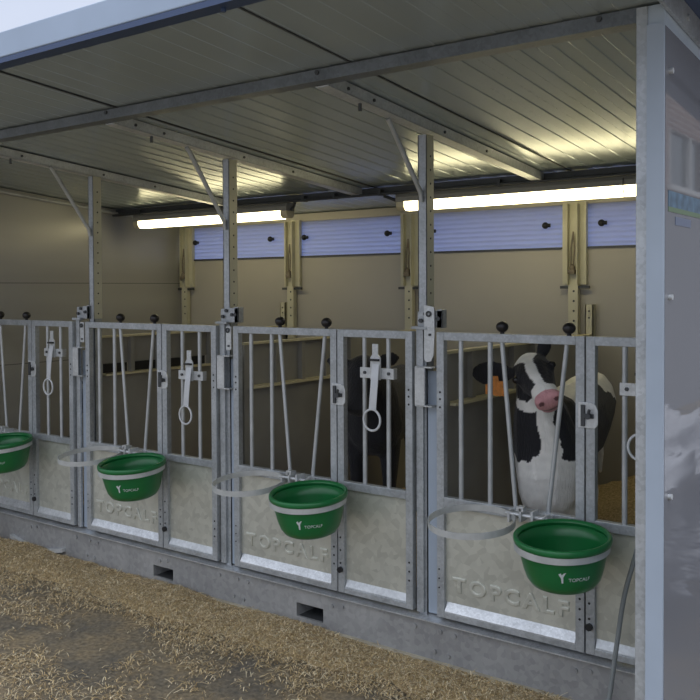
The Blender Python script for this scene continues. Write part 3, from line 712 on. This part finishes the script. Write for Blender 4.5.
def calf(name_label, P, H, Lr, body, legs, ears, colour, voxel=.0085, org=(0,0,0), tag_ear=None, neck=None, tail=None, tagcol=None):
    """P poll, H poll-to-muzzle direction, Lr lateral (towards the animal's left ear as seen on the right of the picture)"""
    P = np.array(P, float); H = unit(H); Lr = unit(np.array(Lr)-H*np.dot(Lr, H)); N = np.cross(H, Lr); 
    if N[2] < 0: N = -N
    fr = np.array([Lr, H, N])
    W = lambda u, h, n_: P+Lr*u+H*h+N*n_
    B = Blob()
    k_ = 1.2; hd = lambda h, n_, r_: (W(0, h, n_), (r_[0]*k_, r_[1], r_[2]*1.1))
    B.chain([hd(.02, -.055, (.068, .06, .066)), hd(.07, -.054, (.074, .05, .070)), hd(.13, -.056, (.062, .045, .062)), hd(.19, -.058, (.049, .04, .050)), hd(.235, -.060, (.050, .034, .046)), hd(.258, -.062, (.051, .026, .042))], .012, fr)
    B.chain([hd(.05, -.120, (.056, .05, .04)), hd(.13, -.115, (.042, .04, .032)), hd(.235, -.110, (.036, .032, .022))], .012, fr)
    for s_ in (-1, 1):
        B.ell(W(s_*.074, .088, -.032), (.020, .030, .022), fr); B.ell(W(s_*.034, .264, -.042), (.026, .018, .026), fr)
        B.ell(W(s_*.045, .09, -.10), (.030, .04, .034), fr)
    B.ell(W(0, .0, -.02), (.048, .03, .03), fr)
    for e_ in ears:
        a, tip, wv, hw = [np.array(q, float) for q in e_[:3]]+[e_[3]]; d = tip-a; L_ = np.linalg.norm(d); d /= L_; wv = unit(wv-d*np.dot(wv, d)); nn_ = np.cross(d, wv); R_ = np.array([d, wv, nn_])
        B.ell(a+d*L_*.55, (L_*.5, hw, .013), R_); B.ell(a+d*L_*.38, (L_*.4, hw*.8, .015), R_); B.ell(a+d*L_*.1, (L_*.25, hw*.45, .022), R_)
    B.chain(neck, .02); B.chain(body, .025)
    for lg in legs: B.chain(lg, .012)
    if tail: B.chain(tail, .012)
    me = B.remesh(voxel, 5); nv = len(me.vertices); co = np.empty(nv*3, np.float32); me.vertices.foreach_get('co', co); co = co.reshape(-1, 3)
    rel = co-P; U_ = rel @ Lr; HH = rel @ H; NN = rel @ N
    col = colour(co, U_, HH, NN)
    # nostrils and mouth crease are dark in the vertex colour only
    me.vertices.foreach_set('co', (co-np.array(org)).astype(np.float32).ravel()); me.update()
    ca = me.color_attributes.new('Col', 'FLOAT_COLOR', 'POINT'); ca.data.foreach_set('color', np.c_[col, np.ones(nv)].astype(np.float32).ravel())
    me.polygons.foreach_set('use_smooth', [True]*len(me.polygons)); me.materials.append(fur_m)
    t = thing('calf', org, name_label, 'calf'); o = bpy.data.objects.new('body', me); C.objects.link(o); o.parent = t; o['_org'] = tuple(org)
    for s_ in (-1, 1):
        m = MB(); c = W(s_*.0835, .090, -.027); m.ball(tuple(c), .0165, 14); m.build('eye', eye_m, t)
    if tag_ear:
        for c, d1, sz in tag_ear:
            c = Vector(c); d1 = Vector(d1).normalized(); up = Vector((0, 0, 1)); nn_ = d1.cross(up).normalized(); m = MB(); w_, h_ = sz
            loop = [(-.35, 1), (.35, 1), (.5, .3), (1, .1), (1, -.9), (.75, -1), (.6, -.85), (.35, -1), (.1, -.85), (-.15, -1), (-.4, -.85), (-.6, -1), (-.8, -.88), (-1, -.9), (-1, .1), (-.5, .3)]
            k = len(loop); vs = [c+d1*a*w_+up*b2*h_+nn_*.002 for a, b2 in loop]+[c+d1*a*w_+up*b2*h_-nn_*.002 for a, b2 in loop]
            m.add(vs, [tuple(range(k)), tuple(range(k, 2*k))[::-1]]+[(i, (i+1) % k, k+(i+1) % k, k+i) for i in range(k)])
            tag(m.build('ear_tag', tag_m, t), 'orange plastic ear tag')
    return t
eye_m = mat('calf_eye', (.012, .010, .012), .12)
tag_m = mat('orange_tag', (.62, .22, .035), .5, 0, .25, 60)
WHT = np.array((.93, .91, .86)); BLK = np.array((.012, .012, .016)); PNK = np.array((.68, .34, .36)); DRK = np.array((.16, .06, .07))
def nz3(co, sc, seed=0): return np.array([noise.noise(Vector((float(a)*sc+seed, float(b2)*sc, float(c)*sc))) for a, b2, c in co])
def mixc(a, b2, t_): t_ = np.clip(t_, 0, 1)[:, None]; return a*(1-t_)+b2*t_
# --- white faced calf
P4 = (3.852, .275, 1.340); M4 = np.array((4.040, .085, 1.190)); H4 = unit(M4-np.array(P4)); L4 = (.68, .55, .47)
def col4(co, U_, HH, NN):
    x, y, z = co.T; n1 = nz3(co, 14, 3); n2 = nz3(co, 34, 9); j = n1*.02+n2*.006
    white = np.zeros(len(co))
    head = (HH > -.03) & (np.abs(U_) < .14) & (NN > -.17) & (y < .42)
    # neck and body pattern
    stripe = .026+.03*np.clip((1.0-z)/.12, 0, 1)
    mid = 3.970-.03*np.clip((z-.95)/.1, 0, 1)
    throat = (np.abs(x-mid-j*1.2) < stripe+j) & (y < .34)
    chest = (z+j*2.4 < .88) & (y < .55)
    topw = (z+j*2 > 1.105+.05*np.sin(y*9)) & (y > .50)
    belly = (z+j < .80)
    white = (throat | chest | topw | belly).astype(float)
    # head
    hw0 = (np.abs(U_+.004-.0*HH) < .030+.05*np.clip((HH-.17)/.05, 0, 1)+.05*np.clip((.035-HH)/.03, 0, 1)+j*.5) & (HH < .5)
    jaw = (NN < -.085+j) & (HH > .03)
    patch = (np.abs(U_+.004) > .021+j*.5+.05*np.clip((.05-HH)/.05, 0, 1)) & (HH > .018+j) & (HH < .198+j) & (NN > np.where(HH > .13, -.100, -.135)+j*.8)
    wh = (~patch)
    white = np.where(head, wh.astype(float), white)
    earz = (U_ < -.062) & (HH < .06) & (x < 3.835) & (z > 1.12) & (y < .34); earr = (U_ > .045) & (HH < .03) & (z > 1.335)
    white = np.where(earz | earr, 0, white)
    col = BLK[None]*(1-white[:, None])+WHT[None]*white[:, None]
    inner = earz & (y < .235) & (np.abs(z-1.25) < .02)
    pk = head & (HH > .240+j*.2) & (NN > -.118) ; col = np.where(pk[:, None], PNK[None], col)
    nos = np.zeros(len(co), bool)
    for s_ in (-1, 1): nos |= ((U_-s_*.034)/.013)**2+((HH-.275)/.022)**2+((NN+.045)/.011)**2 < 1.1
    col = np.where((nos & head)[:, None], DRK[None], col)
    mouth = head & (np.abs(NN+.096-.12*np.abs(U_)) < .006) & (HH > .205); col = np.where(mouth[:, None], (PNK*.3)[None], col)
    hair = 1+.10*n2[:, None]; return np.clip(col*hair, 0, 1)
neck4 = [((3.845, .335, 1.255), (.062, .07, .075)), ((3.872, .35, 1.15), (.095, .11, .10)), ((3.89, .37, 1.03), (.135, .13, .12)), ((3.90, .41, .92), (.160, .16, .14)), ((3.91, .40, .81), (.150, .17, .13)), ((3.91, .40, .72), (.140, .15, .11)), ((3.91, .41, .66), (.120, .12, .08))]
body4 = [((3.90, .48, .97), (.150, .14, .19)), ((3.89, .62, .98), (.160, .14, .205)), ((3.87, .80, .985), (.165, .14, .205)), ((3.84, 1.0, 1.02), (.150, .13, .19)), ((3.82, 1.14, 1.05), (.130, .11, .165))]
def leg(x, y, front=True, zt=.85, zf=.30):
    if front: return [((x, y, zt), (.062, .07, .08)), ((x, y+.01, zt-.14), (.045, .052, .06)), ((x, y-.005, zt-.29), (.031, .034, .034)), ((x, y, zf+.10), (.024, .027, .03)), ((x, y-.012, zf+.03), (.034, .042, .03))]
    return [((x, y, zt+.05), (.075, .10, .11)), ((x, y-.06, zt-.10), (.052, .065, .06)), ((x, y+.07, zt-.28), (.029, .036, .034)), ((x, y+.045, zf+.10), (.024, .027, .03)), ((x, y+.03, zf+.03), (.034, .042, .03))]
legs4 = [leg(3.83, .40), leg(4.00, .41), leg(3.68, 1.08, False), leg(3.82, 1.10, False)]
ears4 = [((3.810, .245, 1.268), (3.610, .235, 1.252), (0, -.2, 1), .060), ((3.900, .325, 1.330), (3.918, .345, 1.420), (.8, .5, 0), .034)]
wc = calf('black and white calf with a white blaze, pink muzzle and raised head', P4, H4, L4, body4, legs4, ears4, col4, .0062, (3.92, .7, .3),
     [((3.742, .190, 1.212), (.85, .5, 0), (.040, .042)), ((3.768, .200, 1.198), (.85, .45, 0), (.030, .034))], neck4,
     [((3.81, 1.25, 1.10), (.02, .02, .03)), ((3.81, 1.30, .95), (.014, .014, .02)), ((3.81, 1.30, .75), (.02, .02, .03)), ((3.81, 1.30, .66), (.012, .012, .02))])
wc.location.x += .022
# --- plain standing calf used twice, black
def black_calf(org, yaw, label, hd=(0, 0), tags=None, dark_all=True):
    R_ = Matrix.Rotation(yaw, 3, 'Z'); o_ = Vector(org)
    w_ = lambda p: tuple(o_+R_ @ Vector(p))
    tr_ = lambda ch: [(w_(p), r_) for p, r_ in ch]
    P = w_((0, -.44, 1.02)); H = tuple(R_ @ Vector((0, -.62, -.78))); Lr = tuple(R_ @ Vector((1, 0, 0)))
    neck = tr_([((0, -.40, .97), (.06, .07, .07)), ((0, -.33, .88), (.085, .10, .11)), ((0, -.24, .80), (.15, .13, .16)), ((0, -.20, .66), (.165, .14, .17))])
    body = tr_([((0, -.12, .69), (.15, .15, .19)), ((0, .05, .69), (.165, .15, .20)), ((0, .25, .69), (.175, .15, .20)), ((0, .48, .72), (.16, .14, .19)), ((0, .62, .74), (.14, .12, .165))])
    legs = [tr_(leg(-.085, -.2, zt=.58, zf=.0)), tr_(leg(.085, -.2, zt=.58, zf=.0)), tr_(leg(-.085, .55, False, .58, .0)), tr_(leg(.085, .55, False, .58, .0))]
    ears = [(w_((-.05, -.44, .985)), w_((-.19, -.41, 1.0)), tuple(R_ @ Vector((0, -.1, 1))), .042), (w_((.05, -.44, .985)), w_((.18, -.41, 1.03)), tuple(R_ @ Vector((0, -.1, 1))), .042)]
    def colb(co, U_, HH, NN):
        n2 = nz3(co, 30, 5); c = np.repeat(BLK[None]*.9, len(co), 0); return np.clip(c*(1+.3*n2[:, None]), 0, 1)
    tl = tr_([((0, .73, .80), (.02, .02, .03)), ((0, .77, .6), (.014, .014, .02)), ((0, .77, .38), (.02, .02, .03))])
    return calf(label, P, H, Lr, body, legs, ears, colb, .011, tuple(org), [(w_(c), R_ @ Vector(d), s_) for c, d, s_ in (tags or [])], neck, tl)
black_calf((2.87, .62, .28), math.radians(22), 'black calf standing behind the narrow gate with a bottle holder', tags=[((.13, -.445, .955), (1, 0, 0), (.014, .022))])
black_calf((.955, .68, .12), 0, 'black calf mostly hidden behind the leftmost post, ear showing')

# ------------------------------------------------------------ beyond the right end wall (mirrored in its polished face)
m = MB()
m.box(7.5, 7.8, 4, 8.6, 0, 6.5); m.box(7.5, 7.8, 10.3, 18, 0, 6.5); m.box(7.5, 7.8, 8.6, 10.3, 0, 3.0); m.box(7.5, 7.8, 8.6, 10.3, 3.75, 6.5)
bd = thing('brick_building', (7.65, 9, 0), 'red brick building mirrored in the polished end wall', 'building'); m.build('wall', brick_m, bd)
m = MB(); m.box(7.46, 7.499, 4, 18, 0, 2.7); m.build('rendered_base', mat('grey_render', (.25, .25, .26), .9), bd)
m = MB(); m.box(7.56, 7.6, 8.6, 10.3, 3.0, 3.75); wn = m.build('window', glass_m, bd)
m = MB(); m.box(7.5, 7.56, 9.6, 9.68, 3.0, 3.75); m.box(7.5, 7.56, 8.6, 8.66, 3.0, 3.75); m.box(7.44, 7.56, 8.5, 10.4, 2.93, 3.0); m.build('window_frame', frame_m, wn)
# pile wrapped in white film
def film_pile():
    bm = bmesh.new(); bmesh.ops.create_cube(bm, size=1); bmesh.ops.subdivide_edges(bm, edges=bm.edges, cuts=60, use_grid_fill=True)
    for v in bm.verts:
        p = v.co.copy(); q = Vector((p.x*1.1+5.95, p.y*2.4+1.7, (p.z+.5)*.66))
        r_ = noise.noise(q*1.6)*.08+(1-abs(noise.noise(Vector((q.x*3, q.y*2.2+q.z*2, q.z*3-q.y*2)))))**9*.22+(1-abs(noise.noise(q*5)))**10*.07
        nrm = Vector((p.x, p.y, max(0, p.z))).normalized(); q += nrm*r_
        if q.z < .25: q += Vector((p.x, p.y, 0)).normalized()*-.05
        q.z = max(q.z, 0.0); v.co = q-Vector((5.95, 1.7, 0))
    me = bpy.data.meshes.new('wrapped_pile'); bm.to_mesh(me); bm.free(); me.polygons.foreach_set('use_smooth', [True]*len(me.polygons)); me.materials.append(film_m)
    o = bpy.data.objects.new('wrapped_pile', me); C.objects.link(o); o.location = (5.95, 1.7, 0); tag(o, 'pile wrapped in wrinkled white plastic film outside the right end wall', 'plastic sheet')
film_pile()
# printed sign on the end wall
m = MB(); x = 4.7884
def plate(y0, y1, z0, z1, d=0): m.box(x+d, x+d+.001, y0, y1, z0, z1)
sg_ = thing('wall_sign', (x, -.4, 1.8), 'small blue and green printed sign on the polished end wall', 'sign')
m = MB(); plate(-.768, -.1, 1.869, 1.914); m.build('blue_band', mat('sign_blue', (.09, .16, .23), .4, 0, .4, 30), sg_)
m = MB(); plate(-.768, -.1, 1.855, 1.869); m.build('green_band', mat('sign_green', (.14, .21, .12), .4), sg_)
m = MB(); plate(-.70, -.54, 1.820, 1.844); m.build('small_blue_patch', mat('sign_pale_blue', (.15, .18, .26), .4), sg_)

for o in list(bpy.data.objects):
    if '_org' in o: del o['_org']
